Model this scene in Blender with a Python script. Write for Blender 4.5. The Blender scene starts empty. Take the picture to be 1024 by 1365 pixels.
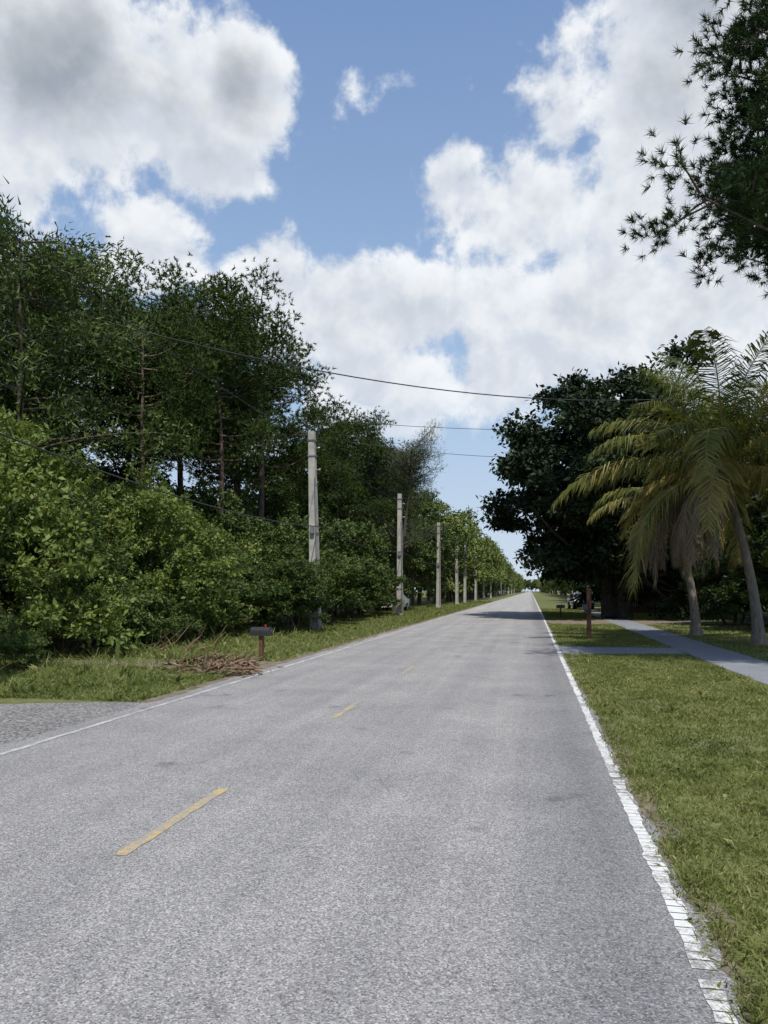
import bpy, math, random
import numpy as np
from mathutils import Vector
rng = np.random.default_rng(7)
random.seed(7)
sc = bpy.context.scene
sc.view_settings.view_transform = 'Standard'
sc.view_settings.look = 'None'
sc.view_settings.exposure = 0
COL = sc.collection

# ------------------------------------------------------------------ helpers
def nrm(a):
    return a / np.maximum(np.linalg.norm(a, axis=-1, keepdims=True), 1e-9)
def runit(n):
    return nrm(rng.normal(size=(n, 3)))

class MB:
    def __init__(s):
        s.V = []; s.F = []; s.nv = 0
    def add(s, V, F, mat=0, var=0.5):
        V = np.asarray(V, float)
        if not isinstance(F, np.ndarray):
            ls = sorted(set(len(q) for q in F))
            if len(ls) > 1:
                base = s.nv; s.V.append(V); s.nv += len(V)
                for l in ls:
                    G = np.array([q for q in F if len(q) == l], int)
                    s.F.append((G + base, mat, np.full(len(G), float(var))))
                return
        F = np.asarray(F, int)
        s.V.append(V)
        if np.isscalar(var): var = np.full(len(F), var)
        s.F.append((F + s.nv, mat, np.asarray(var, float)))
        s.nv += len(V)
    def mesh(s, name, mats, smooth_mats=()):
        V = np.concatenate(s.V)
        me = bpy.data.meshes.new(name)
        tot = np.concatenate([np.full(len(F), F.shape[1]) for F, m, v in s.F])
        mat = np.concatenate([np.full(len(F), m) for F, m, v in s.F])
        var = np.concatenate([v for F, m, v in s.F])
        loops = np.concatenate([F.ravel() for F, m, v in s.F])
        start = np.concatenate([[0], np.cumsum(tot)[:-1]])
        me.vertices.add(len(V)); me.vertices.foreach_set('co', V.astype(np.float32).ravel())
        me.loops.add(len(loops)); me.loops.foreach_set('vertex_index', loops.astype(np.int32))
        me.polygons.add(len(tot))
        me.polygons.foreach_set('loop_start', start.astype(np.int32))
        me.polygons.foreach_set('loop_total', tot.astype(np.int32))
        me.polygons.foreach_set('material_index', mat.astype(np.int32))
        me.polygons.foreach_set('use_smooth', np.isin(mat, list(smooth_mats)))
        me.update(calc_edges=True)
        at = me.attributes.new('var', 'FLOAT', 'FACE')
        at.data.foreach_set('value', var.astype(np.float32))
        for m in mats: me.materials.append(m)
        return me

def obj(name, me, loc=(0, 0, 0), rot=0.0, scale=(1, 1, 1), parent=None):
    o = bpy.data.objects.new(name, me)
    COL.objects.link(o)
    o.location = loc; o.rotation_euler = (0, 0, rot); o.scale = scale
    if parent: o.parent = parent
    return o
def empty(name, loc=(0, 0, 0)):
    o = bpy.data.objects.new(name, None); COL.objects.link(o); o.location = loc; return o

def tube(pts, rad, n=6):
    pts = np.asarray(pts, float); rad = np.broadcast_to(np.asarray(rad, float), (len(pts),))
    T = nrm(np.gradient(pts, axis=0))
    ref = np.array([0.0, 0, 1]) if abs(T[0][2]) < .8 else np.array([1.0, 0, 0])
    A = nrm(np.cross(T, ref)); B = np.cross(T, A)
    ang = np.linspace(0, 2 * math.pi, n, endpoint=False)
    V = (pts[:, None] + rad[:, None, None] * (np.cos(ang)[None, :, None] * A[:, None] + np.sin(ang)[None, :, None] * B[:, None])).reshape(-1, 3)
    F = []
    for i in range(len(pts) - 1):
        for j in range(n):
            k = (j + 1) % n
            F.append((i * n + j, i * n + k, (i + 1) * n + k, (i + 1) * n + j))
    return V, np.array(F)

def box(mb, c, s, mat=0, taper=1.0):
    x, y, z = np.array(s) / 2.
    V = np.array([(-x, -y, -z), (x, -y, -z), (x, y, -z), (-x, y, -z), (-x * taper, -y * taper, z), (x * taper, -y * taper, z), (x * taper, y * taper, z), (-x * taper, y * taper, z)]) + np.array(c)
    F = [(0, 3, 2, 1), (4, 5, 6, 7), (0, 1, 5, 4), (1, 2, 6, 5), (2, 3, 7, 6), (3, 0, 4, 7)]
    mb.add(V, F, mat)

def leaves(mb, P, D, N, L, W, mat, var):
    n = len(P); S = nrm(np.cross(D, N)); U = np.cross(S, D)
    L = np.broadcast_to(L, (n,))[:, None]; W = np.broadcast_to(W, (n,))[:, None]
    V = np.stack([P, P + D * L * .45 + S * W / 2, P + D * L - U * L * .12, P + D * L * .45 - S * W / 2], 1).reshape(-1, 3)
    mb.add(V, np.arange(4 * n).reshape(n, 4), mat, var)
def blades(mb, P, D, L, W, mat, var):
    n = len(P); S = nrm(np.cross(D, runit(n)))
    L = np.broadcast_to(L, (n,))[:, None]; W = np.broadcast_to(W, (n,))[:, None]
    V = np.stack([P - S * W / 2, P + S * W / 2, P + D * L], 1).reshape(-1, 3)
    mb.add(V, np.arange(3 * n).reshape(n, 3), mat, var)

# ------------------------------------------------------------------ materials
def newmat(name):
    m = bpy.data.materials.new(name); m.use_nodes = True
    nt = m.node_tree; nt.nodes.clear()
    return m, nt
def N(nt, typ, **kw):
    n = nt.nodes.new(typ)
    for k, v in kw.items(): setattr(n, k, v)
    return n
def ramp(nt, fac, stops, interp='LINEAR'):
    r = N(nt, 'ShaderNodeValToRGB'); r.color_ramp.interpolation = interp
    e = r.color_ramp.elements
    while len(e) < len(stops): e.new(.5)
    for i, (p, c) in enumerate(stops):
        e[i].position = p; e[i].color = (*c, 1) if len(c) == 3 else c
    nt.links.new(fac, r.inputs[0]); return r.outputs[0]
def noise(nt, vec, scale, detail=4, rough=.55, dist=0):
    n = N(nt, 'ShaderNodeTexNoise'); n.inputs['Scale'].default_value = scale
    n.inputs['Detail'].default_value = detail; n.inputs['Roughness'].default_value = rough
    n.inputs['Distortion'].default_value = dist
    if vec is not None: nt.links.new(vec, n.inputs['Vector'])
    return n.outputs['Fac']
def mix(nt, a, b, fac, typ='MIX'):
    m = N(nt, 'ShaderNodeMix', data_type='RGBA', blend_type=typ)
    for s, v in ((m.inputs[0], fac), (m.inputs[6], a), (m.inputs[7], b)):
        if isinstance(v, (int, float)): s.default_value = v
        elif isinstance(v, tuple): s.default_value = (*v, 1)
        else: nt.links.new(v, s)
    return m.outputs[2]
def mth(nt, op, a, b=None, c=None, clamp=False):
    m = N(nt, 'ShaderNodeMath', operation=op); m.use_clamp = clamp
    for i, v in enumerate((a, b, c)):
        if v is None: continue
        if isinstance(v, (int, float)): m.inputs[i].default_value = v
        else: nt.links.new(v, m.inputs[i])
    return m.outputs[0]
def bump(nt, h, strength, dist=.01):
    b = N(nt, 'ShaderNodeBump'); b.inputs['Strength'].default_value = strength; b.inputs['Distance'].default_value = dist
    nt.links.new(h, b.inputs['Height']); return b.outputs[0]
def pbr(nt, col, rough=.8, normal=None, spec=.3, metallic=0):
    p = N(nt, 'ShaderNodeBsdfPrincipled')
    if isinstance(col, tuple): p.inputs['Base Color'].default_value = (*col, 1)
    else: nt.links.new(col, p.inputs['Base Color'])
    p.inputs['Roughness'].default_value = rough; p.inputs['Specular IOR Level'].default_value = spec
    p.inputs['Metallic'].default_value = metallic
    if normal is not None: nt.links.new(normal, p.inputs['Normal'])
    return p.outputs[0]
def out(nt, s):
    o = N(nt, 'ShaderNodeOutputMaterial'); nt.links.new(s, o.inputs[0])
def wpos(nt):
    return N(nt, 'ShaderNodeNewGeometry').outputs['Position']

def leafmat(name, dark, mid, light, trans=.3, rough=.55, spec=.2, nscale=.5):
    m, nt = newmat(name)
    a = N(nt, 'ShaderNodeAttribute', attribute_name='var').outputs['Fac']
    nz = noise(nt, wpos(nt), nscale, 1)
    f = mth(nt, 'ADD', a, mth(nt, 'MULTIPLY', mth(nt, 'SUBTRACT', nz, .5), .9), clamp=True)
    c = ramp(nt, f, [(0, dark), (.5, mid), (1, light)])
    if trans == 0:
        d = N(nt, 'ShaderNodeBsdfDiffuse'); nt.links.new(c, d.inputs[0]); out(nt, d.outputs[0]); return m
    p = pbr(nt, c, rough, spec=spec)
    t = N(nt, 'ShaderNodeBsdfTranslucent')
    tc = mix(nt, c, (1.0, 1.0, .35), 1.0, 'MULTIPLY')
    nt.links.new(tc, t.inputs[0])
    ms = N(nt, 'ShaderNodeMixShader'); ms.inputs[0].default_value = trans
    nt.links.new(p, ms.inputs[1]); nt.links.new(t.outputs[0], ms.inputs[2]); out(nt, ms.outputs[0])
    return m
M_bush = leafmat('bush_leaf', (.042, .072, .018), (.110, .160, .038), (.235, .285, .082))
M_bush2 = leafmat('laurel_leaf', (.032, .060, .020), (.076, .122, .036), (.165, .215, .070))
M_broad = leafmat('broad_leaf', (.026, .047, .014), (.062, .096, .025), (.128, .168, .045), trans=.2)
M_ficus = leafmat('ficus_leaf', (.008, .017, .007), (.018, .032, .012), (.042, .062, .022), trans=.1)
M_pine = leafmat('pine_needle', (.020, .036, .012), (.050, .078, .022), (.105, .142, .044), trans=0)
M_pine2 = leafmat('pine_needle_near', (.016, .033, .016), (.040, .068, .028), (.080, .118, .044), trans=0)
M_far = leafmat('yellowgreen_leaf', (.065, .092, .028), (.13, .165, .050), (.22, .25, .085), trans=0)
M_feather = leafmat('casuarina_needle', (.05, .065, .04), (.085, .10, .06), (.13, .145, .085), trans=0)
M_palm = leafmat('palm_leaflet', (.055, .080, .024), (.15, .165, .045), (.37, .30, .10), trans=.3, rough=.45, nscale=.8)
M_deadpalm = leafmat('dead_palm_leaflet', (.12, .086, .055), (.235, .175, .115), (.38, .29, .19), trans=.2)
M_grass = leafmat('grass_blade', (.070, .095, .026), (.170, .200, .055), (.36, .35, .15), trans=.35, nscale=.9)
M_weed = leafmat('weed_blade', (.068, .098, .026), (.150, .190, .052), (.32, .32, .13), trans=.3, nscale=.9)

def barkmat(name, c1, c2, sc=8):
    m, nt = newmat(name); p = N(nt, 'ShaderNodeTexCoord').outputs['Object']
    mp = N(nt, 'ShaderNodeMapping'); mp.inputs['Scale'].default_value = (1, 1, .35); nt.links.new(p, mp.inputs[0])
    n = noise(nt, mp.outputs[0], sc, 4, .65)
    out(nt, pbr(nt, ramp(nt, n, [(.3, c1), (.7, c2)]), .9, bump(nt, n, .8, .03))); return m
M_bark = barkmat('bark', (.035, .028, .022), (.12, .098, .078))
M_pinebark = barkmat('pine_bark', (.05, .036, .028), (.16, .12, .095))
M_palmbark = barkmat('palm_bark', (.12, .10, .08), (.27, .23, .19), 14)
M_deadwood = barkmat('dead_wood', (.14, .075, .055), (.34, .21, .16))
M_wood = barkmat('weathered_wood', (.07, .035, .022), (.16, .085, .055), 10)

def simple(name, col, rough=.5, metallic=0, nz=.15, scale=6, spec=.4):
    m, nt = newmat(name); n = noise(nt, wpos(nt), scale, 4)
    c = ramp(nt, n, [(.25, tuple(v * (1 - nz) for v in col)), (.75, tuple(min(1, v * (1 + nz)) for v in col))])
    out(nt, pbr(nt, c, rough, bump(nt, n, .1), metallic=metallic, spec=spec)); return m
M_concpole = simple('pole_concrete', (.35, .335, .30), .85, nz=.28, scale=3)
M_metal = simple('galvanised_metal', (.25, .25, .26), .5, .6)
M_cable = simple('cable_rubber', (.02, .02, .02), .6)
M_white = simple('car_paint_white', (.7, .7, .7), .25, nz=.03)
M_silver = simple('car_paint_silver', (.35, .36, .38), .25, .3, nz=.03)
M_glass = simple('dark_glass', (.015, .02, .022), .08, nz=.05, spec=.6)
M_tyre = simple('tyre', (.02, .02, .02), .9)
M_lamp = simple('lamp_lens', (.6, .55, .5), .2, nz=.02)
M_mail = simple('mailbox_black', (.03, .03, .032), .4)
M_red = simple('red_plastic', (.35, .03, .03), .5)
M_wall = simple('stucco', (.36, .29, .23), .9, nz=.12)
M_roof = simple('roof_shingle', (.12, .10, .09), .9, nz=.3, scale=20)

def groundmat():
    m, nt = newmat('ground_grass'); p = wpos(nt)
    n1 = noise(nt, p, .5, 4); n2 = noise(nt, p, 7, 5, .7); n3 = noise(nt, p, 60, 3, .7)
    c = ramp(nt, n2, [(.28, (.06, .068, .026)), (.5, (.115, .133, .042)), (.75, (.19, .20, .078))])
    d = ramp(nt, n3, [(.3, (.13, .105, .07)), (.7, (.24, .21, .15))])
    f = ramp(nt, n1, [(.50, (.05, .05, .05)), (.68, (.65, .65, .65))])
    c = mix(nt, c, d, f)
    out(nt, pbr(nt, c, .95, bump(nt, n2, .6, .05), spec=.1)); return m
M_ground = groundmat()
def dirtmat():
    m, nt = newmat('sandy_dirt'); p = wpos(nt)
    n2 = noise(nt, p, 5, 5, .7); n3 = noise(nt, p, 90, 3, .7)
    c = mix(nt, ramp(nt, n2, [(.3, (.14, .11, .075)), (.7, (.32, .28, .21))]), ramp(nt, n3, [(.3, (.5, .5, .5)), (.7, (1, 1, 1))]), .6, 'MULTIPLY')
    out(nt, pbr(nt, c, .95, bump(nt, n3, .8, .02), spec=.1)); return m
M_dirt = dirtmat()

def asphalt(name, lo, hi, tracks=True, gravel=1.0):
    m, nt = newmat(name); p = wpos(nt)
    sep = N(nt, 'ShaderNodeSeparateXYZ'); nt.links.new(p, sep.inputs[0])
    v = N(nt, 'ShaderNodeTexVoronoi'); v.inputs['Scale'].default_value = 120 / gravel; nt.links.new(p, v.inputs['Vector'])
    vs = N(nt, 'ShaderNodeSeparateColor'); nt.links.new(v.outputs['Color'], vs.inputs[0])
    stone = ramp(nt, vs.outputs[0], [(0, tuple(x * .55 for x in lo)), (.3, lo), (.75, hi), (1, tuple(x * 1.5 for x in hi))])
    n1 = noise(nt, p, .7, 5, .65)
    c = mix(nt, stone, ramp(nt, n1, [(.3, (.82, .82, .83)), (.7, (1.08, 1.08, 1.07))]), 1.0, 'MULTIPLY')
    n4 = noise(nt, p, 14, 3, .7)
    c = mix(nt, c, ramp(nt, n4, [(.3, (.92, .92, .92)), (.7, (1.06, 1.06, 1.06))]), 1.0, 'MULTIPLY')
    if tracks:
        mp = N(nt, 'ShaderNodeMapping'); mp.inputs['Scale'].default_value = (2.2, .05, 1); nt.links.new(p, mp.inputs[0])
        n5 = noise(nt, mp.outputs[0], 1.0, 4, .6)
        c = mix(nt, c, ramp(nt, n5, [(.3, (.85, .85, .87)), (.65, (1.07, 1.06, 1.05))]), 1.0, 'MULTIPLY')
        n6 = noise(nt, p, 1.3, 3, .5, .3)
        c = mix(nt, c, (.62, .62, .64), ramp(nt, n6, [(.66, (0, 0, 0)), (.71, (.8, .8, .8))]), 'MULTIPLY')
        e = mth(nt, 'SUBTRACT', 1.0, mth(nt, 'DIVIDE', mth(nt, 'ABSOLUTE', mth(nt, 'SUBTRACT', sep.outputs[0], .45)), .6), clamp=True)
        e = mth(nt, 'MULTIPLY', e, mth(nt, 'ADD', n5, .3))
        c = mix(nt, c, (.62, .63, .66), e, 'MULTIPLY')
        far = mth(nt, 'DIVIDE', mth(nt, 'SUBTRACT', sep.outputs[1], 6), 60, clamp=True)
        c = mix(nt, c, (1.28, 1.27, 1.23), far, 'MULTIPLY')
    h = mth(nt, 'ADD', vs.outputs[1], mth(nt, 'MULTIPLY', v.outputs['Distance'], -1.5))
    out(nt, pbr(nt, c, .85, bump(nt, h, .45, .005), spec=.2)); return m
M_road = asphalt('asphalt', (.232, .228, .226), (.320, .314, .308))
M_drive = asphalt('gravel_asphalt', (.15, .145, .14), (.24, .235, .225), False, 3.0)
M_path = asphalt('path_asphalt', (.19, .20, .215), (.26, .27, .285), False, .8)

def paint(name, col, wear_lo, wear_hi, under):
    m, nt = newmat(name); p = wpos(nt)
    n = noise(nt, p, 22, 5, .75); n2 = noise(nt, p, 2.2, 3); n3 = noise(nt, p, 90, 3, .7)
    s = mth(nt, 'ADD', mth(nt, 'MULTIPLY', n, .4), mth(nt, 'ADD', mth(nt, 'MULTIPLY', n2, .35), mth(nt, 'MULTIPLY', n3, .25)))
    f = ramp(nt, s, [(wear_lo, (0, 0, 0)), (wear_hi, (1, 1, 1))])
    u = ramp(nt, n3, [(.3, tuple(x * .75 for x in under)), (.7, tuple(x * 1.2 for x in under))])
    c = mix(nt, u, col, f)
    out(nt, pbr(nt, c, .75, bump(nt, n3, .4, .004))); return m
M_wpaint = paint('white_road_paint', (.62, .62, .60), .42, .50, (.25, .245, .23))
M_wpaint2 = paint('white_road_paint_worn', (.56, .56, .55), .43, .58, (.28, .275, .27))
M_ypaint = paint('yellow_road_paint', (.48, .345, .14), .49, .57, (.275, .268, .255))

# ------------------------------------------------------------------ ground, road
def sheet(name, xs, ys, z, mat, jitter=0.0, step=None):
    x0, x1 = xs; y0, y1 = ys
    n = 1 if step is None else max(1, int((y1 - y0) / step))
    Y = np.linspace(y0, y1, n + 1)
    j0 = rng.normal(size=n + 1) * jitter; j1 = rng.normal(size=n + 1) * jitter
    V = np.concatenate([np.stack([x0 + j0, Y, np.full(n + 1, z)], 1), np.stack([x1 + j1, Y, np.full(n + 1, z)], 1)])
    F = [(i, i + n + 1, i + n + 2, i + 1) for i in range(n)]
    mb = MB(); mb.add(V, F); return mb.mesh(name, [mat])
mb = MB(); mb.add([(-2500, -2500, 0), (2500, -2500, 0), (2500, 2500, 0), (-2500, 2500, 0)], [(0, 1, 2, 3)])
obj('ground', mb.mesh('ground', [M_ground]))
mbr = MB()
Y = np.concatenate([np.arange(-12, 60, .12), np.arange(60, 1600, 20.)])
n = len(Y)
jr = np.convolve(rng.normal(size=n + 6) * .035, np.ones(4) / 2, 'same')[3:3 + n]
jl = np.convolve(rng.normal(size=n + 6) * .035, np.ones(4) / 2, 'same')[3:3 + n]
V = np.concatenate([np.stack([-5.50 + jl, Y, np.full(n, .008)], 1), np.stack([.83 + jr, Y, np.full(n, .008)], 1)])
mbr.add(V, [(i, i + n, i + n + 1, i + 1) for i in range(n - 1)])
obj('road', mbr.mesh('road', [M_road]))
obj('road_shoulder_dirt', sheet('shoulder', (.7, .98), (-12, 60), .004, M_dirt, .05, .3))
obj('road_shoulder_dirt', sheet('shoulder', (-5.85, -5.4), (10.2, 120), .0035, M_dirt, .10, .4))
def ragged_line(name, xc, w, y0, y1, z, mat, step=.1, jit=.008, cuts=False):
    mb = MB(); Y = np.concatenate([np.arange(y0, 40, step), np.arange(40, y1, 20.)]) if y1 - y0 > 100 else np.arange(y0, y1 + 1e-6, step)
    n = len(Y); jit_l = rng.normal(size=n) * jit; jit_r = rng.normal(size=n) * jit * 1.8
    V = np.concatenate([np.stack([xc - w / 2 + jit_l, Y, np.full(n, z)], 1), np.stack([xc + w / 2 + jit_r, Y, np.full(n, z)], 1)])
    F = [(i, i + n, i + n + 1, i + 1) for i in range(n - 1)]
    if cuts:
        V2 = []; F2 = []; k = 0
        for i in range(n - 1):
            if rng.random() < .02 and Y[i] < 30: continue
            g = rng.uniform(.003, .012) if Y[i] < 12 else 0
            q = [V[i] + [0, g, 0], V[i + n] + [0, g, 0], V[i + n + 1], V[i + 1]]
            V2 += q; F2.append((k, k + 1, k + 2, k + 3)); k += 4
        V, F = V2, F2
    mb.add(V, F); return obj(name, mb.mesh(name, [mat]))
ragged_line('edge_line_marking', .735, .092, -10, 1500, .012, M_wpaint, .083, .006, True)
ragged_line('edge_line_marking', -5.22, .075, -10, 1500, .012, M_wpaint2, .1, .004)
ycl = empty('centre_line_marking')
y = 4.25 - 5.1 * 2; k = 0
while y < 300:
    o = ragged_line('dash_%d' % k, -2.50, .085, y, y + 1.6, .012, M_ypaint, .1 if y < 30 else .4, .003); o.parent = ycl
    y += 5.1; k += 1

def polysheet(name, pts, z, mat):
    mb = MB(); mb.add([(a, b, z) for a, b in pts], [tuple(range(len(pts)))]); return obj(name, mb.mesh(name, [mat]))
def ragpts(pts, step=.25, j=.05):
    r = []
    for i in range(len(pts)):
        a = np.array(pts[i]); b = np.array(pts[(i + 1) % len(pts)]); k = max(1, int(np.linalg.norm(b - a) / step))
        for t in range(k):
            r.append(tuple(a + (b - a) * t / k + rng.normal(size=2) * j))
    return r
polysheet('gravel_driveway', ragpts([(-5.3, -6), (-5.3, 10.3), (-5.9, 10.2), (-7.6, 9.6), (-11, 8.4), (-20, 6.5), (-20, -6)]), .004, M_drive)
polysheet('dirt_driveway', ragpts([(-5.3, 14.2), (-5.3, 17.2), (-6.3, 16.4), (-8, 16), (-12, 16), (-12, 14.6), (-7.2, 14.8), (-6, 14.6)], j=.07), .0045, M_dirt)
polysheet('footpath', ragpts([(4.0, -5), (5.35, -5), (5.4, 60), (4.1, 60)], .4, .025), .006, M_path)
polysheet('concrete_driveway', ragpts([(.8, 19.2), (1.6, 20.3), (4.02, 20.8), (4.02, 22.8), (1.6, 22.6), (.8, 24)], .3, .03), .0045, M_path)
polysheet('dirt_driveway', ragpts([(.8, 37), (14, 40), (14, 43), (.8, 44)], .5, .05), .0045, M_dirt)

# ------------------------------------------------------------------ grass
def grass(name, n, xr, yr, h, wbase, mat, excl=(), lean=.5, seed=1, tall=0.0, bare=.15):
    r = np.random.default_rng(seed)
    y = yr[0] * (yr[1] / yr[0]) ** r.random(n)
    x = xr[0] + (xr[1] - xr[0]) * r.random(n)
    keep = np.ones(n, bool)
    for (a, b, c, d) in excl: keep &= ~((x > a) & (x < b) & (y > c) & (y < d))
    x = x[keep]; y = y[keep]; n = len(x)
    patch = .5 + .5 * np.sin(x * 2.3 + 1.3 * np.sin(y * 1.1)) * np.sin(y * 1.7 + 1.1 * np.sin(x * 1.9))
    patch2 = .5 + .5 * np.sin(x * 7.1 + 2 * np.sin(y * 3.3)) * np.sin(y * 6.3 + 2 * np.sin(x * 5.1))
    keep = r.random(n) < (bare + (1 - bare) * patch2) * (.65 + .35 * patch)
    x, y, patch, patch2 = x[keep], y[keep], patch[keep], patch2[keep]; n = len(x)
    H = h * (.45 + .8 * r.random(n)) * (.7 + .6 * patch) * (1 + tall * (patch2 > .85) * r.random(n) * 2)
    D = nrm(np.stack([r.normal(size=n) * lean, r.normal(size=n) * lean, np.ones(n)], 1))
    W = wbase + .00055 * y
    mb = MB(); P = np.stack([x, y, np.full(n, .0)], 1)
    S = nrm(np.cross(D, r.normal(size=(n, 3))))
    bend = nrm(D + np.stack([r.normal(size=n) * .6, r.normal(size=n) * .6, -.3 * np.ones(n)], 1))
    mid = P + D * (H * .6)[:, None]; tip = mid + bend * (H * .55)[:, None]
    w = W[:, None] / 2
    V = np.stack([P - S * w, P + S * w, mid + S * w * .8, tip, mid - S * w * .8], 1).reshape(-1, 3)
    mb.add(V, np.arange(5 * n).reshape(n, 5), 0, np.clip(.14 + .30 * patch + .62 * r.random(n) ** 1.5, 0, 1))
    return mb
par = empty('grass_verge')
for i, (nn, xr, yr, h, w, mt, ex, tl, ln, ba) in enumerate([
    (420000, (.84, 3.98), (1.2, 70), .050, .0034, M_grass, [(0, 4.1, 20.2, 22.8), (0, 4.1, 38, 43.5)], .6, .8, .25),
    (7000, (.76, .95), (1.5, 40), .06, .004, M_grass, [(0, 4.1, 20.2, 22.8)], .6, 1.0, .2),
    (70000, (5.4, 12), (12, 70), .07, .005, M_grass, [(0, 14, 38, 43.5)], .6, .7, .4),
    (110000, (-12.5, -5.7), (10.2, 14.6), .11, .005, M_weed, [], 1.0, .75, .2),
    (120000, (-12.5, -5.7), (16.6, 120), .09, .005, M_weed, [], 1.0, .75, .25),
    (10000, (-13, -8), (10.2, 30), .20, .007, M_weed, [], 1.0, .7, .15),
    ]):
    g = grass('grass', nn, xr, yr, h, w, mt, ex, ln, 11 + i, tl, ba)
    obj('grass_blades_%d' % i, g.mesh('grass_%d' % i, [mt]), parent=par)

# ------------------------------------------------------------------ trees
def crown(mb, centers, rads, per, L, W, mat, spread=.33, up=.5, squash=.75, cvar=None):
    for i, (c, rc) in enumerate(zip(centers, rads)):
        nt = max(6, int(22 * (rc / .8) ** 2)); k = max(3, int(per * rc * rc / nt))
        d = runit(nt); d[:, 2] = np.where(d[:, 2] < -.3, -d[:, 2], d[:, 2])
        tw = c + d * (rc * (.45 + .75 * rng.random(nt)))[:, None] * np.array([1, 1, squash])
        T = np.repeat(tw, k, 0); Dd = np.repeat(d, k, 0); n = len(T)
        t = rng.random(n)[:, None]
        P = T + Dd * (t - .5) * rc * .6 + rng.normal(size=(n, 3)) * spread * rc * .38
        P[:, 2] = np.maximum(P[:, 2], .06)
        D = nrm(Dd * .6 + runit(n) + np.array([0, 0, -.25]))
        Nn = nrm(runit(n) + np.array([0, 0, up * 2]))
        cv = rng.random() if cvar is None else cvar[i]
        tv = np.repeat(rng.random(nt), k)
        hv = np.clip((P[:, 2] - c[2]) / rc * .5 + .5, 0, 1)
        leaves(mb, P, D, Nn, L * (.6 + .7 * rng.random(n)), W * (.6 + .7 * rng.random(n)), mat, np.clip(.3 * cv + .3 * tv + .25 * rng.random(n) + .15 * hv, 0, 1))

def broad_tree(name, H, R, base, ncl, per, L, W, mat, tr=.25, stems=1, rcf=(.16, .28), bark=None, shell=.5, seed=0, squash=.75, sprig=0, dome=False):
    global rng
    rng = np.random.default_rng(seed + 100)
    mb = MB(); cz = (H + base) / 2; hz = (H - base) / 2
    d = runit(ncl); r = (shell + (1 - shell) * rng.random(ncl))
    if dome:
        cz = H * .2; hz = H * .8; d[:, 2] = np.where(d[:, 2] < -.15, -d[:, 2], d[:, 2])
    lump = 1 + .16 * np.sin(d[:, 0] * 5 + seed) + .14 * np.sin(d[:, 1] * 6 + d[:, 2] * 4 + seed * 2)
    C = d * (r * lump)[:, None] * np.array([R, R, hz]) + np.array([0, 0, cz])
    rc = R * (rcf[0] + (rcf[1] - rcf[0]) * rng.random(ncl))
    C[:, 2] = np.maximum(C[:, 2], rc * .5)
    crown(mb, C, rc, per, L, W, mat=1, squash=squash)
    for i in range(sprig):
        dd = runit(1)[0]; dd[2] = abs(dd[2]) * .9 + .15; dd = dd / np.linalg.norm(dd)
        b = np.array([0, 0, cz]) + dd * np.array([R, R, hz]) * .75
        o = nrm(dd + runit(1)[0] * .35); ln = R * (.28 + .3 * rng.random())
        u = np.linspace(0, 1, 5)[:, None]; Q = b + o * ln * u - np.array([0, 0, 1]) * u ** 2 * ln * .2
        mb.add(*tube(Q, .018 * (1.1 - u[:, 0]), 3), 0)
        n = 60; s = rng.random(n)[:, None]
        P = b + o * ln * s - np.array([0, 0, 1]) * s ** 2 * ln * .2
        D = nrm(o * .5 + runit(n)); leaves(mb, P, D, nrm(runit(n) + [0, 0, .8]), L * (.7 + .6 * rng.random(n)), W, 1, np.clip(.4 + .6 * rng.random(n), 0, 1))
    for s in range(stems):
        a = rng.random() * 6.28; o = np.array([math.cos(a), math.sin(a), 0]) * (.0 if stems == 1 else .5)
        top = np.array([0, 0, (H + base) / 2 * (.8 if dome else 1)]) + o * 2 + rng.normal(size=3) * .3
        ts = np.linspace(0, 1, 7)[:, None]
        P = o * (1 - ts) + top * ts + np.sin(ts * 3.1) * rng.normal(size=3) * .25; P[0, 2] = -.1
        mb.add(*tube(P, tr * (1.15 - .75 * ts[:, 0]), 8), 0)
        sel = rng.permutation(ncl)[:max(8, ncl // (2 * stems))]
        for c in C[sel]:
            t0 = .35 + .6 * rng.random(); b = o * (1 - t0) + top * t0
            u = np.linspace(0, 1, 5)[:, None]
            Q = b * (1 - u) + c * u + np.sin(u * 3.14) * np.array([0, 0, -.08 * R])
            mb.add(*tube(Q, tr * .4 * (1 - .8 * u[:, 0]), 5), 0)
    return mb.mesh(name, [bark or M_bark, mat], (0,))

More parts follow.
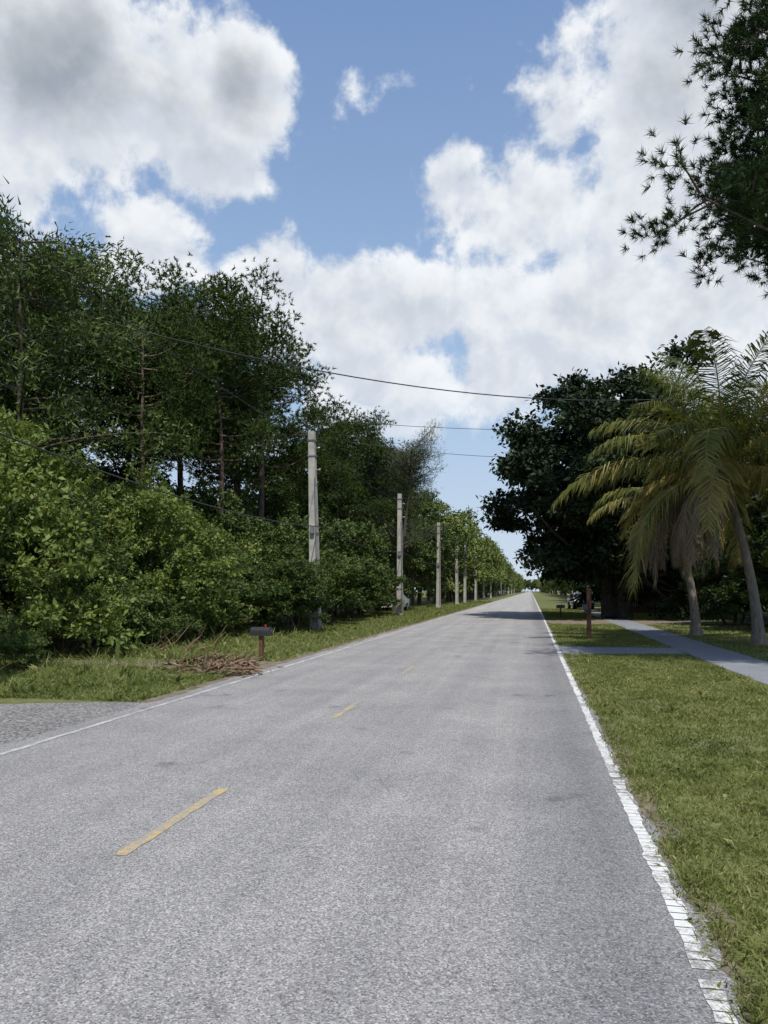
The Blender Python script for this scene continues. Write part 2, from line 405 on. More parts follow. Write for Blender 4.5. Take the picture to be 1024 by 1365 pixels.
def pine_tree(name, H, R, base, nbr, mat, seed, tufts=9, bl=15, L=.28, W=.022, tr=.2, dens=1.0, cs=.34, extra=(), spread=.42):
    global rng
    rng = np.random.default_rng(seed + 500)
    mb = MB(); ts = np.linspace(0, 1, 10)[:, None]
    bend = rng.normal(size=3) * .5; bend[2] = 0
    P = ts * np.array([0, 0, H * .97]) + np.sin(ts * 3.1) * bend; P[0, 2] = -.1
    mb.add(*tube(P, tr * (1.1 - .9 * ts[:, 0]), 8), 0)
    TP, TD, TV = [], [], []
    specs = []
    for i in range(nbr):
        t = (base + (H - base) * (i + rng.random()) / nbr) / H
        k = (t * H - base) / (H - base)
        ln = R * (.5 + .6 * rng.random()) * (math.sin(math.pi * (.20 + .68 * k)) ** .6)
        specs.append((t, k, ln, rng.random() * 6.28, .15 + .4 * rng.random() * k))
    for (z, a, ln, rise) in extra: specs.append((z / (H * .97), .3, ln, a, rise))
    for (t, k, ln, a, rise) in specs:
        b = np.array([0, 0, t * H * .97]) + math.sin(t * 3.1) * bend
        dr = np.array([math.cos(a), math.sin(a), rise])
        u = np.linspace(0, 1, 6)[:, None]
        Q = b + dr * ln * u + np.array([0, 0, 1]) * (u ** 2) * ln * .18 - np.array([0, 0, 1]) * np.sin(u * 3.1) * ln * .1
        mb.add(*tube(Q, tr * .3 * (1.05 - .85 * u[:, 0]), 5), 0)
        bv = rng.random()
        ncl = max(2, int(ln * 2.0 * dens))
        for c in range(ncl + 1):
            s = .30 + .7 * (c + rng.random()) / ncl if c < ncl else 1.0
            q = b + dr * ln * s + np.array([0, 0, 1]) * s * s * ln * .18
            off = rng.normal(size=3) * np.array([spread, spread, spread * .55]) * (.6 + .25 * min(ln, 4)) * (1 if c < ncl else .1)
            e = q + off + np.array([0, 0, .12])
            mb.add(*tube(np.array([q, (q + e) / 2 + [0, 0, .05], e]), [.03, .02, .012], 4), 0)
            nt = tufts + rng.integers(0, 5)
            tp = e + rng.normal(size=(nt, 3)) * np.array([cs, cs, cs * .6])
            td = nrm((tp - e) + np.array([0, 0, .25]) + dr * .15)
            TP.append(tp); TD.append(td); TV.append(np.full(nt, .5 * bv + .5 * rng.random()))
    TP = np.concatenate(TP); TD = np.concatenate(TD); TV = np.concatenate(TV)
    P = np.repeat(TP, bl, 0); n = len(P)
    D = nrm(np.repeat(TD, bl, 0) * .8 + runit(n))
    P = P + np.repeat(TD, bl, 0) * (rng.random(n) * .12)[:, None]
    blades(mb, P, D, L * (.7 + .5 * rng.random(n)), W, 1, np.clip(.5 * np.repeat(TV, bl) + .5 * rng.random(n), 0, 1))
    return mb.mesh(name, [M_pinebark, mat], (0,))

def feather_tree(name, H, R, base, nbr, mat, seed, L=.35, W=.018, per=240, lean=(0, 0), rise=.5):
    global rng
    rng = np.random.default_rng(seed + 900); mb = MB()
    ts = np.linspace(0, 1, 10)[:, None]; P = ts * np.array([lean[0], lean[1], H * .86]); P[0, 2] = -.1
    mb.add(*tube(P, .2 * (1.1 - .95 * ts[:, 0]), 8), 0)
    for i in range(nbr):
        t = (base + (H - base) * rng.random() ** .8) / H * .88; k = (t * H - base) / (H - base)
        ln = R * (.5 + .6 * rng.random()) * (1 - .45 * k); a = rng.random() * 6.28
        b = np.array([lean[0] * t, lean[1] * t, t * H])
        dr = np.array([math.cos(a), math.sin(a), rise + .4 * rng.random()])
        u = np.linspace(0, 1, 6)[:, None]
        Q = b + dr * ln * u - np.array([0, 0, 1]) * u ** 2 * ln * .25
        mb.add(*tube(Q, .045 * (1.05 - .9 * u[:, 0]), 5), 0)
        n = per; s = .25 + .8 * rng.random(n)
        q = b + dr * (ln * s)[:, None] - np.array([0, 0, 1]) * (s ** 2 * ln * .25)[:, None] + rng.normal(size=(n, 3)) * .28
        D = nrm(dr * .5 + runit(n) * .7 + np.array([0, 0, .1]))
        blades(mb, q, D, L * (.6 + .8 * rng.random(n)), W, 1, rng.random(n))
    return mb.mesh(name, [M_bark, mat], (0,))

bushes = [broad_tree('bush_mesh_%d' % i, 5.2, 3.2, 0, 60, 850, .17, .095, (M_bush, M_bush2, M_bush)[i], .06, 5, (.13, .28), shell=.45, seed=20 + i, squash=.9, sprig=90, dome=True) for i in range(3)]
underst = [broad_tree('understory_mesh_%d' % i, 8.5, 3.6, .5, 60, 500, .25, .14, M_broad, .12, 3, (.16, .28), seed=30 + i, dome=(i == 0), sprig=25) for i in range(2)]
broads = [broad_tree('broad_mesh_%d' % i, 13, 4.6, 2.5, 76, 330, .32, .19, M_broad, .22, 1, (.15, .25), seed=40 + i) for i in range(2)]
fars = [broad_tree('far_mesh_%d' % i, 13, 4.6, 1.5, 70, 200, .40, .25, M_far, .22, 1, (.15, .26), seed=50 + i) for i in range(2)]
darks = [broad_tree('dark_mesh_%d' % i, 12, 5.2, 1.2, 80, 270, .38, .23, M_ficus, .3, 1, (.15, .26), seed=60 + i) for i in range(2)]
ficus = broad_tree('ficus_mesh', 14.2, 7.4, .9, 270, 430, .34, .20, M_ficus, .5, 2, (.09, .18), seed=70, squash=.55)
pines = [pine_tree('pine_mesh_%d' % i, 16.5, 3.9, 8.4, 26, M_pine, 80 + i, 34, 9, .22, .052, dens=.8, cs=.42, spread=.5) for i in range(3)]
casu = feather_tree('casuarina_mesh', 14.5, 3.6, 5, 34, M_feather, 1, lean=(1.6, 0), per=420, L=.3, W=.03)
airy = feather_tree('airy_mesh', 15.5, 5.8, 6, 60, M_broad, 2, L=.24, W=.07, per=300, rise=.15)
pi = math.pi
nearpine = pine_tree('near_pine_mesh', 18, 4.2, 8.8, 52, M_pine2, 95, 24, 32, .18, .017, .24, 1.8, cs=.27, spread=.34,
    extra=[(7.9, pi * .98, 6.4, .06), (8.2, pi * .93, 6.0, .02), (8.6, pi * .90, 5.6, .05), (9.2, pi * 1.02, 5.2, .12), (9.9, pi * .92, 5.6, .1), (10.6, pi * 1.0, 5.4, .12), (11.2, pi * .88, 5.8, .1), (8.3, pi * .80, 5.8, .0),
           (10.2, pi * .78, 6, .05), (11.8, pi * .97, 5.0, .15), (10.9, pi * .94, 5.2, .15), (12.4, pi * .93, 4.8, .15), (9.5, pi * .84, 5.6, .05)])

def place(nm, me, x, y, s=1.0, sz=None):
    return obj(nm, me, (x, y, 0), random.random() * 6.28, (s, s, sz or s))
for x, y, s, sz, b in [(-12.9, 11.2, .8, .75, 0), (-13.4, 15.2, 1.0, 1.02, 2), (-12.4, 18.9, .7, .66, 1), (-15, 19.5, 1.1, 1.14, 0), (-12.2, 22.6, .9, .86, 2), (-14.8, 24, 1.1, 1.16, 2),
                    (-11.6, 26.4, .72, .60, 1), (-14.2, 29, 1.05, .90, 0), (-16.8, 13.0, 1.1, 1.12, 1), (-18, 17, 1.2, 1.15, 0), (-18, 9, 1.1, 1.1, 1), (-10.9, 24.6, .38, .30, 0), (-11.2, 20.8, .40, .34, 1), (-11.6, 16.8, .42, .36, 0), (-10.6, 13.2, .28, .22, 1)]:
    place('shrub', bushes[b], x, y, s, sz)
for x, y, s, sz in [(-9.35, 28.4, .46, .40), (-11.0, 31, .75, .5), (-10.8, 34.5, .7, .5), (-10.7, 38.5, .7, .48), (-10.7, 43, .7, .5), (-10.7, 47.5, .65, .45), (-11.5, 52.0, .65, .42)]:
    place('dark_shrub', underst[0], x, y, s, sz)
for x, y, s in [(-17, 27, .8), (-13.6, 33.5, .70), (-16.5, 33, .8), (-20, 22, .95), (-21, 29, .95), (-13.0, 40, .8), (-12.6, 46, .85), (-12.8, 52, .9), (-13.6, 60, .95), (-12.6, 66, 1), (-17, 40, .95), (-17, 48, 1.1), (-23, 16, 1.2), (-16, 56, 1.1), (-22, 36, 1.0)]:
    place('understory_tree', random.choice(underst), x, y, s)
for i, (x, y, h) in enumerate([(-19.7, 26.7, 14.2), (-20.5, 31, 16), (-18.6, 34.1, 15.2), (-17.9, 38.2, 17.6), (-15.6, 35.2, 14.9), (-15.4, 40.3, 17.6), (-17.5, 42, 16.2), (-12.9, 48.5, 13.0),
                 (-14.8, 52, 13.6), (-12.5, 55.5, 13.6), (-12.3, 62.9, 13.8), (-24, 30, 16.4), (-22, 40, 17.4), (-16, 60, 15), (-24, 22, 14.0), (-12.5, 70, 13.6), (-20.5, 50, 16), (-16.9, 30.6, 14.0)]):
    place('pine_tree', pines[i % 3], x, y, h / 16.5)
for x, y, s in [(-22, 26, .75), (-12.6, 76, .95), (-16, 70, 1), (-19, 58, 1.0), (-25, 34, .9), (-13.0, 83, .95)]:
    place('broadleaf_tree', random.choice(broads), x, y, s)
obj('casuarina_tree', casu, (-10.2, 56, 0))
obj('casuarina_tree', casu, (-11.8, 60, 0), 2, (.9, .9, .98))
obj('poinciana_tree', airy, (-17.0, 22.6, 0), .4, (.95, .95, .99))
par = empty('distant_tree_row')
y = 88
while y < 900:
    s = .92 + .25 * random.random()
    obj('tree', random.choice(fars if y < 230 or random.random() < .5 else broads), (-12.2 + random.uniform(-1, 1.0), y, 0), random.random() * 6.28, (s, s, s * random.uniform(.85, 1.1)), par)
    if random.random() < .6 and y < 400:
        obj('tree', random.choice(broads), (-19 + random.uniform(-2, 2), y + 3, 0), random.random() * 6.28, (1.1, 1.1, 1.15), par)
    y += 7 if y < 300 else 16
obj('ficus_tree', ficus, (5.1, 47, 0), 1.0)
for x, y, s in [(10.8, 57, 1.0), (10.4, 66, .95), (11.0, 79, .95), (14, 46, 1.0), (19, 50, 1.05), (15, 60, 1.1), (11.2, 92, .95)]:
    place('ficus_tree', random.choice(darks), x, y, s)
y = 104
while y < 900:
    s = .85 + .25 * random.random()
    obj('tree', random.choice(darks if y < 140 else broads + fars), (11.2 + random.uniform(-1, 1.0), y, 0), random.random() * 6.28, (s, s, s), par)
    y += 9 if y < 300 else 17
for i in range(14):
    obj('tree', random.choice(broads + fars), (-26 + i * 4.5, 900 + random.uniform(-20, 20), 0), random.random() * 6, (1.1, 1.1, 1.2), par)
for x, y, s, sz in [(10.2, 33, .7, .75), (13, 31, .85, .95), (16, 33, 1, 1.15), (11.8, 37, .8, .95), (9.4, 38.0, .6, .6), (19, 36, 1.1, 1.3), (14.5, 38, 1, 1.2)]:
    place('hedge_shrub', random.choice(underst), x, y, s, sz * .75)
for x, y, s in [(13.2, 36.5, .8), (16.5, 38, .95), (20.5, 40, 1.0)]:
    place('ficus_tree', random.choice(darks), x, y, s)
obj('pine_tree', nearpine, (9.1, 14.6, 0), 0, (1, 1, 1))

# ------------------------------------------------------------------ palms
def palm(name, H, lean, nf, FL, seed, dead=6, elmin=-.6, elmax=1.35, yellow=.3, dlen=.65, dcen=None):
    global rng
    rng = np.random.default_rng(seed); mb = MB()
    t = np.linspace(0, 1, 40)[:, None]
    P = np.concatenate([lean[0] * t ** 1.6, lean[1] * t ** 1.6, H * t], 1); P[0, 2] = -.1
    rad = .15 - .05 * t[:, 0] + .12 * np.exp(-t[:, 0] * 14) + .008 * (np.arange(40) % 2)
    mb.add(*tube(P, rad, 10), 0)
    top = P[-1]
    for i in range(16):
        a = rng.random() * 6.28; d = np.array([math.cos(a), math.sin(a), .7])
        mb.add(*tube(np.array([top - [0, 0, .35], top + d * .22, top + d * .5]), [.09, .06, .035], 5), 0)
    for i in range(10):
        a = rng.random() * 6.28; c = top + np.array([math.cos(a) * .22, math.sin(a) * .22, -.15 - .2 * rng.random()])
        V_, F_ = tube(np.array([c + [0, 0, .12], c + [0, 0, .06], c - [0, 0, .06], c - [0, 0, .12]]), [.02, .09, .09, .02], 6)
        mb.add(V_, F_, 1, .5)
    for i in range(nf + dead):
        isd = i >= nf
        az = i * 2.399 + rng.normal() * .2
        if isd and dcen is not None: az = dcen + rng.normal() * .8
        q = (i / max(1, nf - 1)) if not isd else 1
        e0 = elmax - (elmax - elmin) * q ** 1.0 + rng.normal() * .08 if not isd else .2 - .5 * rng.random()
        droop = (1.0 + .9 * rng.random()) * (.48 + .75 * math.cos(max(e0, -.3))) if not isd else 1.7
        Lf = FL * (.85 + .25 * rng.random()) * (1 if not isd else dlen * (.8 + .4 * rng.random()))
        m = 18; pts = [top + np.array([0, 0, .05])]; T = []
        twist = rng.normal() * .3
        for j in range(m):
            s = (j + .5) / m; e = max(e0 - droop * s ** (1.3 if not isd else .7), -1.5); aa = az + twist * s
            d = np.array([math.cos(aa) * math.cos(e), math.sin(aa) * math.cos(e), math.sin(e)]); T.append(d)
            pts.append(pts[-1] + d * Lf / m)
        pts = np.array(pts); T.append(T[-1]); T = np.array(T)
        mat = 3 if isd else 2
        V_, F_ = tube(pts, .032 * (1.05 - .95 * np.linspace(0, 1, m + 1)), 4)
        mb.add(V_, F_, 1 if not isd else 0, .9)
        nl = 110; s = np.linspace(.12, .995, nl); fi = s * m; i0 = np.minimum(fi.astype(int), m - 1); fr = (fi - i0)[:, None]
        B = pts[i0] * (1 - fr) + pts[i0 + 1] * fr; TT = T[i0]
        ha = np.array([-math.sin(az), math.cos(az), 0.0])
        side = nrm(ha - TT * (TT @ ha)[:, None])
        fv = rng.random()
        for sg in (-1, 1):
            ll = 1.12 * FL / 4.6 * np.sin(math.pi * (.12 + .80 * s)) ** .7 * (.6 + .6 * rng.random(nl)) * (1 if not isd else .75)
            up = np.cross(TT, side) * -1
            up = up * np.sign(up[:, 2:3] + 1e-6)
            g = .5 + .7 * rng.random(nl)[:, None] + (.9 if isd else 0)
            d1 = nrm(side * sg * .85 + TT * .7 + up * (.25 if not isd else 0) + np.array([0, 0, -1]) * g * .5 + runit(nl) * .2)
            d2 = nrm(d1 + np.array([0, 0, -1]) * (g + .5) + runit(nl) * .25)
            mid = B + d1 * (ll * .5)[:, None]; tip = mid + d2 * (ll * .5)[:, None]
            w = nrm(TT + runit(nl) * .3) * .019
            V = np.stack([B - w * .6, B + w * .6, mid + w, tip, mid - w], 1).reshape(-1, 3)
            base = (yellow * (1.8 * q) * (.5 + fv)) if not isd else .1 + .4 * fv
            mb.add(V, np.arange(5 * nl).reshape(nl, 5), mat, np.clip(base + .35 * rng.random(nl), 0, 1))
    return mb.mesh(name, [M_palmbark, M_palm, M_palm, M_deadpalm], (0,))
obj('coconut_palm_tree', palm('palm_a', 5.2, (-.95, .3), 34, 5.0, 3, 8, elmin=.05, elmax=1.5, dlen=.68, yellow=.38, dcen=3.6), (6.75, 24.4, 0))
obj('coconut_palm_tree', palm('palm_b', 4.9, (-.95, -.1), 8, 3.3, 9, 22, elmin=-.1, elmax=.8, yellow=.6, dlen=.92), (5.95, 29.2, 0), 0.0)
obj('coconut_palm_tree', palm('palm_c', 6.4, (.8, .1), 18, 4.4, 19, 4, elmin=-.5, elmax=1.3, yellow=.3), (10.4, 29.0, 0), 0.0)

# ------------------------------------------------------------------ utility poles, cables
mb = MB()
box(mb, (0, 0, 4.05), (.40, .40, 8.3), 0, .62)
for z in (7.85, 7.2): box(mb, (0, -.0, z), (.32, .32, .06), 1)
for z in (7.5, 6.6):
    mb.add(*tube([(.12, 0, z), (.28, 0, z + .02), (.34, 0, z + .04)], [.02, .045, .02], 8), 1)
mb.add(*tube([(.16, -.2, .2), (.15, -.19, 3), (.14, -.165, 6.3)], .035, 6), 1)
box(mb, (.0, -.23, 4.15), (.16, .12, .3), 1)
polem = mb.mesh('pole_mesh', [M_concpole, M_metal])
ys = [9.7, 29.8, 50, 71.5, 90, 101, 121, 142, 167, 195, 225, 260, 300, 350, 400]
for y in ys:
    o = obj('utility_pole', polem, (-8.7, y, 0), random.uniform(-.05, .05)); o.rotation_euler[0] = random.uniform(-.008, .008); o.rotation_euler[1] = -.02 if y == 29.8 else random.uniform(-.012, .012)
def cable(name, a, b, sag, r=.02, n=24, parent=None):
    t = np.linspace(0, 1, n)[:, None]; P = np.array(a) * (1 - t) + np.array(b) * t; P[:, 2] -= (4 * t * (1 - t))[:, 0] * sag
    mb = MB(); mb.add(*tube(P, r, 5)); o = obj(name, mb.mesh(name, [M_cable])); 
    if parent: o.parent = parent
    return o
par = empty('overhead_cable')
for i, (a, b) in enumerate(zip(ys[:-1], ys[1:])):
    cable('telecom_line', (-8.55, a, 4.3), (-8.55, b, 4.3), .35, .018, parent=par)
    cable('power_line', (-8.35, a, 7.54), (-8.35, b, 7.54), .3, .010, parent=par)
cable('crossing_line', (-20, 19.5, 12.1), (7, 41, 11.6), 1.5, .026, parent=par)
cable('crossing_line', (-12, 44, 12.0), (6, 48, 11.6), .3, .016, parent=par)
cable('crossing_line', (-12, 48, 11.5), (6, 52, 10.6), .5, .016, parent=par)

# ------------------------------------------------------------------ mailboxes, post
def mailbox(name, x, y, rot):
    mb = MB(); box(mb, (0, 0, .30), (.09, .09, .62), 1)
    w, h, l = .10, .10, .25
    prof = [(-w, 0), (w, 0), (w, h)] + [(w * math.cos(a), h + w * math.sin(a)) for a in np.linspace(.3, 2.84, 7)] + [(-w, h)]
    n = len(prof); V = [(p[0], -l, .6 + p[1]) for p in prof] + [(p[0], l, .6 + p[1]) for p in prof]
    mb.add(V, [(i, (i + 1) % n, (i + 1) % n + n, i + n) for i in range(n)], 0)
    mb.add(V[:n], [tuple(range(n))], 0); mb.add(V[n:], [tuple(range(n))[::-1]], 0)
    box(mb, (w + .012, -.05, .78), (.012, .04, .16), 2)
    box(mb, (0, -l - .008, .72), (.04, .012, .03), 3)
    return obj(name, mb.mesh(name, [M_mail, M_wood, M_red, M_metal]), (x, y, 0), rot)
mailbox('mailbox', -6.2, 16.7, 1.45)
mb = MB()
box(mb, (0, 0, .84), (.13, .13, 1.68), 0)
box(mb, (0, 0, 1.70), (.17, .17, .04), 0, .5)
box(mb, (.0, -.30, .95), (.09, .46, .09), 0)
box(mb, (.0, -.34, 1.10), (.20, .44, .20), 1, .88)
box(mb, (.112, -.30, 1.16), (.012, .05, .16), 2)
obj('wooden_mailbox_post', mb.mesh('post', [M_wood, M_mail, M_red]), (1.95, 26.6, 0), -.3)
mailbox('mailbox', 1.75, 46.5, 1.5)

# ------------------------------------------------------------------ cars
def car(name, x, y, rot, paint):
    prof = [(-2.2, .35), (-2.25, .75), (-2.1, .98), (-1.35, 1.05), (-.75, 1.46), (.55, 1.47), (1.2, 1.02), (2.05, .88), (2.25, .62), (2.22, .35)]
    par = empty(name, (x, y, 0)); par.rotation_euler = (0, 0, rot)
    mb = MB(); n = len(prof)
    def hw(z): return .88 if z < 1.06 else .66
    L_ = [(px, -hw(z) + (0.04 if abs(px) > 2.15 else 0), z) for px, z in prof]; R_ = [(px, -a, z) for px, a, z in L_]
    mb.add(L_ + R_, [(i, (i + 1) % n, (i + 1) % n + n, i + n) for i in range(n)], 0)
    mb.add(L_, [(0, 9, 8, 7, 6, 3, 2, 1), (3, 6, 5, 4)], 0); mb.add(R_, [(1, 2, 3, 6, 7, 8, 9, 0), (4, 5, 6, 3)], 0)
    o = obj('body', mb.mesh('body', [paint]), parent=par); b = o.modifiers.new('b', 'BEVEL'); b.width = .05; b.segments = 2
    g = MB()
    for s in (-1, 1):
        q = lambda px, z: (px, s * ((.88 - (z - 1.05) / .42 * .22) + .012), z)
        g.add([q(-1.1, 1.08), q(-.08, 1.08), q(-.08, 1.40), q(-.72, 1.40)], [(0, 1, 2, 3)]); g.add([q(.0, 1.08), q(1.0, 1.08), q(.55, 1.40), q(.0, 1.40)], [(0, 1, 2, 3)])
    g.add([(.66, -.6, 1.43), (.66, .6, 1.43), (1.17, .78, 1.08), (1.17, -.78, 1.08)], [(0, 1, 2, 3)])
    g.add([(-.84, -.6, 1.43), (-.84, .6, 1.43), (-1.34, .78, 1.09), (-1.34, -.78, 1.09)], [(0, 1, 2, 3)])
    obj('windows', g.mesh('windows', [M_glass]), parent=par)
    l = MB()
    for s in (-1, 1):
        box(l, (2.235, s * .62, .72), (.05, .36, .13)); box(l, (-2.24, s * .64, .82), (.05, .3, .14), 1)
    box(l, (2.255, 0, .52), (.03, .9, .16), 2); box(l, (2.27, 0, .40), (.02, .4, .1), 0)
    obj('lights', l.mesh('lights', [M_lamp, M_red, M_tyre]), parent=par)
    for i, (wx, wy) in enumerate([(1.4, .8), (1.4, -.8), (-1.4, .8), (-1.4, -.8)]):
        w = MB(); w.add(*tube([(wx, wy - .11, .33), (wx, wy - .105, .33), (wx, wy + .105, .33), (wx, wy + .11, .33)], [.0, .33, .33, .0], 20), 0)
        s = 1 if wy > 0 else -1
        w.add(*tube([(wx, wy + s * .111, .33), (wx, wy + s * .118, .33), (wx, wy + s * .12, .33)], [.21, .2, 0.0], 16), 1)
        obj('wheel_%d' % i, w.mesh('wheel', [M_tyre, M_metal]), parent=par)
car('parked_car', 4.4, 70, -math.pi / 2 + .1, M_silver)
car('parked_car', -11.0, 59.5, -math.pi / 2 - .1, M_white)

h = empty('house', (13.5, 72, 0))
mb = MB(); box(mb, (0, 0, 1.4), (9, 8, 2.8)); obj('walls', mb.mesh('walls', [M_wall]), parent=h)
RV = [(-5, -4.6, 2.81), (5, -4.6, 2.81), (5, 4.6, 2.81), (-5, 4.6, 2.81), (-2.5, 0, 4.4), (2.5, 0, 4.4)]
mb = MB(); mb.add(RV, [(0, 1, 5, 4), (2, 3, 4, 5), (1, 2, 5), (3, 0, 4)])
obj('roof', mb.mesh('roof', [M_roof]), parent=h)
mb = MB(); box(mb, (-2.5, -4.02, 1.5), (1.4, .06, 1.1)); box(mb, (2, -4.02, 1.5), (1.4, .06, 1.1)); box(mb, (0, -4.02, 1.02), (.95, .06, 2.04)); obj('windows_door', mb.mesh('win', [M_glass]), parent=h)
mb = MB()
for i in range(22): box(mb, (i * .16, 0, .8 + .02 * random.random()), (.14, .025, 1.6), 0)
box(mb, (1.7, .04, .4), (3.5, .05, .09), 0); box(mb, (1.7, .04, 1.3), (3.5, .05, .09), 0)
obj('wooden_fence', mb.mesh('fence', [M_wood]), (5.9, 58, 0))

mb = MB(); rng = np.random.default_rng(5)
for i in range(22):
    c = np.array([-6.2 + rng.normal() * .33, 14.1 + rng.normal() * .3, .07 + .10 * rng.random()]); d = rng.normal(size=3) * [.42, .28, .12]
    mb.add(*tube(np.array([c - d, c + rng.normal(size=3) * .03, c + d]), [.014, .028, .01], 5), 0)
for i in range(7):
    c = np.array([-9.6 + rng.normal() * .5, 18.6 + rng.normal() * .4, .05]); d = np.array([.9 + rng.normal() * .4, -.2 + rng.normal() * .3, .5 + .5 * rng.random()])
    mb.add(*tube(np.array([c, c + d * .5 + rng.normal(size=3) * .1, c + d]), [.022, .015, .006], 5), 0)
n = 1300; P = np.stack([-6.2 + rng.normal(size=n) * .36, 14.1 + rng.normal(size=n) * .32, .01 + .18 * rng.random(n) ** 1.5], 1)
leaves(mb, P, nrm(rng.normal(size=(n, 3)) * [1, 1, .25]), runit(n), .22, .05, 1, rng.random(n) * .7)
u = np.linspace(0, 1, 10)[:, None]; Q = np.array([-7.3, 14.2, .10]) + u * np.array([1.6, .5, .0]) + np.sin(u * 3.1) * np.array([0, 0, .16])
mb.add(*tube(Q, .03 * (1.1 - .8 * u[:, 0]), 5), 0)
s = rng.random(240); B = np.stack([np.interp(s, u[:, 0], Q[:, k]) for k in range(3)], 1)
blades(mb, B, nrm(np.array([.5, 0, .1]) + rng.normal(size=(240, 3)) * [.3, 1, .25]), .45, .04, 1, rng.random(240) * .7)
obj('fallen_branches', mb.mesh('debris', [M_deadwood, M_deadpalm], (0,)))

# ------------------------------------------------------------------ sky
W = bpy.data.worlds.new('World'); sc.world = W; W.use_nodes = True
nt = W.node_tree; nt.nodes.clear()
SUN_AZ, SUN_EL = math.radians(158), math.radians(60)
sky = N(nt, 'ShaderNodeTexSky', sky_type='NISHITA'); sky.sun_disc = False
sky.sun_elevation = SUN_EL; sky.sun_rotation = SUN_AZ; sky.air_density = 1.0; sky.dust_density = 1.0; sky.ozone_density = 1.5
gen = N(nt, 'ShaderNodeTexCoord').outputs['Generated']
vn = N(nt, 'ShaderNodeVectorMath', operation='NORMALIZE'); nt.links.new(gen, vn.inputs[0]); dirv = vn.outputs[0]
def ss(v, a, b):
    m = N(nt, 'ShaderNodeMapRange', interpolation_type='SMOOTHSTEP'); nt.links.new(v, m.inputs[0]); m.inputs[1].default_value = a; m.inputs[2].default_value = b; return m.outputs[0]
sp = N(nt, 'ShaderNodeSeparateXYZ'); nt.links.new(dirv, sp.inputs[0])
az = mth(nt, 'MULTIPLY', mth(nt, 'ARCTAN2', sp.outputs[0], sp.outputs[1]), 57.2958)
el = mth(nt, 'MULTIPLY', mth(nt, 'ARCSINE', sp.outputs[2]), 57.2958)
n1 = noise(nt, dirv, 8.5, 8, .60, .1)
va = N(nt, 'ShaderNodeVectorMath', operation='ADD'); nt.links.new(dirv, va.inputs[0]); va.inputs[1].default_value = (.010, -.008, .022)
n1b = noise(nt, va.outputs[0], 8.5, 4, .60, .1)
blobs = [(-33, 32, 10.5, 7.8, 1), (-43, 31, 12, 11, 1), (-21.8, 33.6, 3.8, 3.6, .9), (-28.5, 24, 5.4, 4.4, .88), (-24.5, 28.5, 4.6, 3.2, .85),
         (-11.8, 34.3, 4.4, 2.8, .42), (-26, 38.5, 10, 2.2, .5),
         (9, 31.5, 7.8, 7, 1), (13, 36, 10, 8, 1), (2, 31, 3.2, 3.6, .88), (-5, 27.0, 4.6, 4.2, .92), (.7, 26.3, 6.5, 5.5, 1), (8, 26, 7, 5.5, .98),
         (-15.4, 20.0, 8.4, 4.0, 1.0), (-8.4, 20.4, 6, 4.0, .92), (-20, 21.6, 4.2, 4.0, .92), (-2, 20.5, 6, 4.5, .9), (4, 20, 9, 5, 1), (12, 19.5, 8, 5, 1), (-12, 15.5, 10, 4.0, .85), (-1, 15.6, 10, 4.0, .85), (12, 14.5, 12, 3.5, .78),
         (-27, 12, 12, 4, .7), (50, 30, 18, 12, .9), (-85, 30, 24, 13, .8), (125, 20, 25, 10, .8)]
f = None
for (a, e, ra, re, w) in blobs:
    da = mth(nt, 'MULTIPLY_ADD', az, 1 / ra, -a / ra); de = mth(nt, 'MULTIPLY_ADD', el, 1 / re, -e / re)
    r2 = mth(nt, 'MULTIPLY_ADD', da, da, mth(nt, 'MULTIPLY', de, de))
    b = mth(nt, 'MULTIPLY', mth(nt, 'EXPONENT', mth(nt, 'MULTIPLY', r2, -.85)), w)
    f = b if f is None else mth(nt, 'SMOOTH_MAX', f, b, .12)
F0 = mth(nt, 'MULTIPLY_ADD', mth(nt, 'SUBTRACT', n1, .5), 1.9, f)
dens = ss(F0, .35, .62)
thick = ss(F0, .62, 1.3)
lit = mth(nt, 'SUBTRACT', n1, n1b)
core = ss(el, 25, 32)
grey = mth(nt, 'MULTIPLY', thick, mth(nt, 'MULTIPLY_ADD', core, .74, .24))
c = ramp(nt, grey, [(0, (.82, .85, .89)), (.3, (.70, .73, .77)), (1, (.41, .445, .49))])
shade = ss(lit, -.14, .16)
c = mix(nt, mix(nt, c, (.80, .83, .88), 1.0, 'MULTIPLY'), mix(nt, c, (1.13, 1.12, 1.10), 1.0, 'MULTIPLY'), shade)
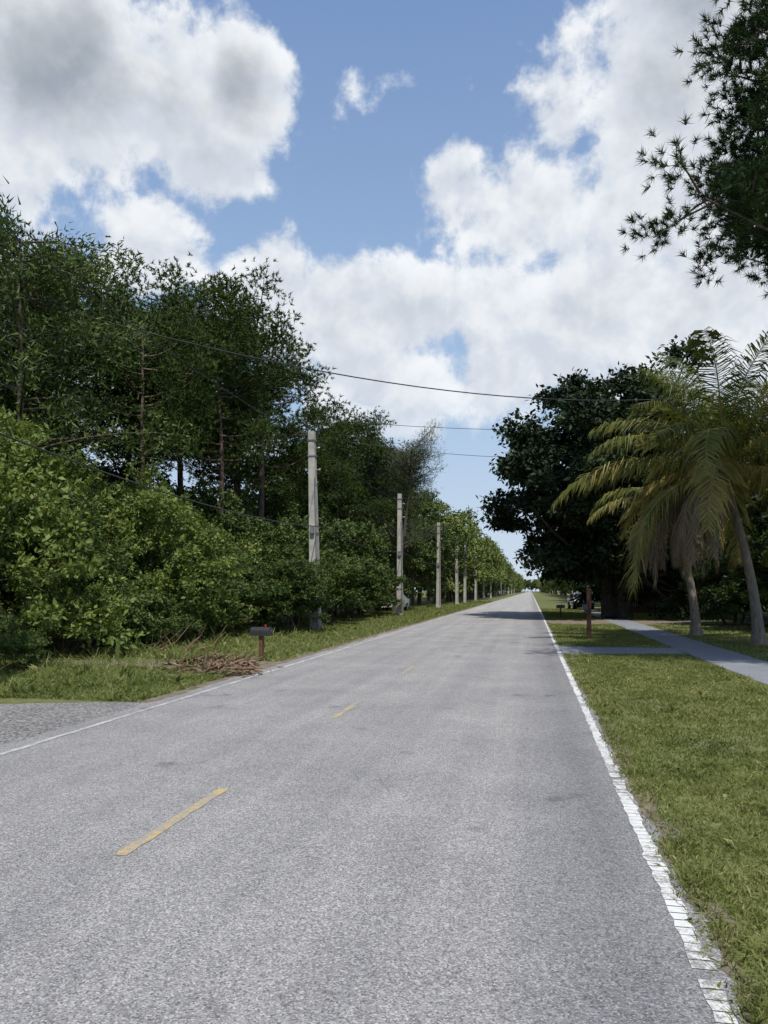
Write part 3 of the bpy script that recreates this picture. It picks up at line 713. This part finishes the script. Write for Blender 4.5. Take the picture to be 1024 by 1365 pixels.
hazec = ramp(nt, mth(nt, 'DIVIDE', el, 60, clamp=True), [(0, (.62, .72, .83)), (.25, (.39, .55, .78)), (.65, (.21, .34, .62))])
bg1 = N(nt, 'ShaderNodeBackground'); nt.links.new(sky.outputs[0], bg1.inputs[0]); bg1.inputs[1].default_value = .15
bg2 = N(nt, 'ShaderNodeBackground'); nt.links.new(c, bg2.inputs[0]); bg2.inputs[1].default_value = 1.0
bg3 = N(nt, 'ShaderNodeBackground'); nt.links.new(hazec, bg3.inputs[0]); bg3.inputs[1].default_value = 1
m0 = N(nt, 'ShaderNodeMixShader'); nt.links.new(mth(nt, 'SUBTRACT', .95, mth(nt, 'MULTIPLY', ss(el, 2, 35), .25)), m0.inputs[0]); nt.links.new(bg1.outputs[0], m0.inputs[1]); nt.links.new(bg3.outputs[0], m0.inputs[2])
m1 = N(nt, 'ShaderNodeMixShader'); nt.links.new(mth(nt, 'MULTIPLY', dens, mth(nt, 'MULTIPLY_ADD', ss(el, 8, 16), .60, .37)), m1.inputs[0])
nt.links.new(m0.outputs[0], m1.inputs[1]); nt.links.new(bg2.outputs[0], m1.inputs[2])
wo = N(nt, 'ShaderNodeOutputWorld'); nt.links.new(m1.outputs[0], wo.inputs[0])
W.cycles.sampling_method = 'NONE'

sd = bpy.data.lights.new('sun', 'SUN'); sd.energy = 4.6; sd.angle = math.radians(.8); sd.color = (1, .95, .87)
so = bpy.data.objects.new('sun', sd); COL.objects.link(so)
sv = Vector((math.sin(SUN_AZ) * math.cos(SUN_EL), math.cos(SUN_AZ) * math.cos(SUN_EL), math.sin(SUN_EL)))
so.rotation_euler = sv.to_track_quat('Z', 'Y').to_euler()

# ------------------------------------------------------------------ camera
cd = bpy.data.cameras.new('camera'); cam = bpy.data.objects.new('camera', cd); COL.objects.link(cam)
cam.location = (0, 0, 1.65); cam.rotation_euler = (math.radians(90), 0, math.radians(11.09))
cd.sensor_width = 36; cd.lens = 36 * 1000 / 1365; cd.shift_y = 105 / 1365; cd.clip_end = 5000; cd.clip_start = .05
sc.camera = cam
print('tris', sum(len(m.polygons) for m in bpy.data.meshes))
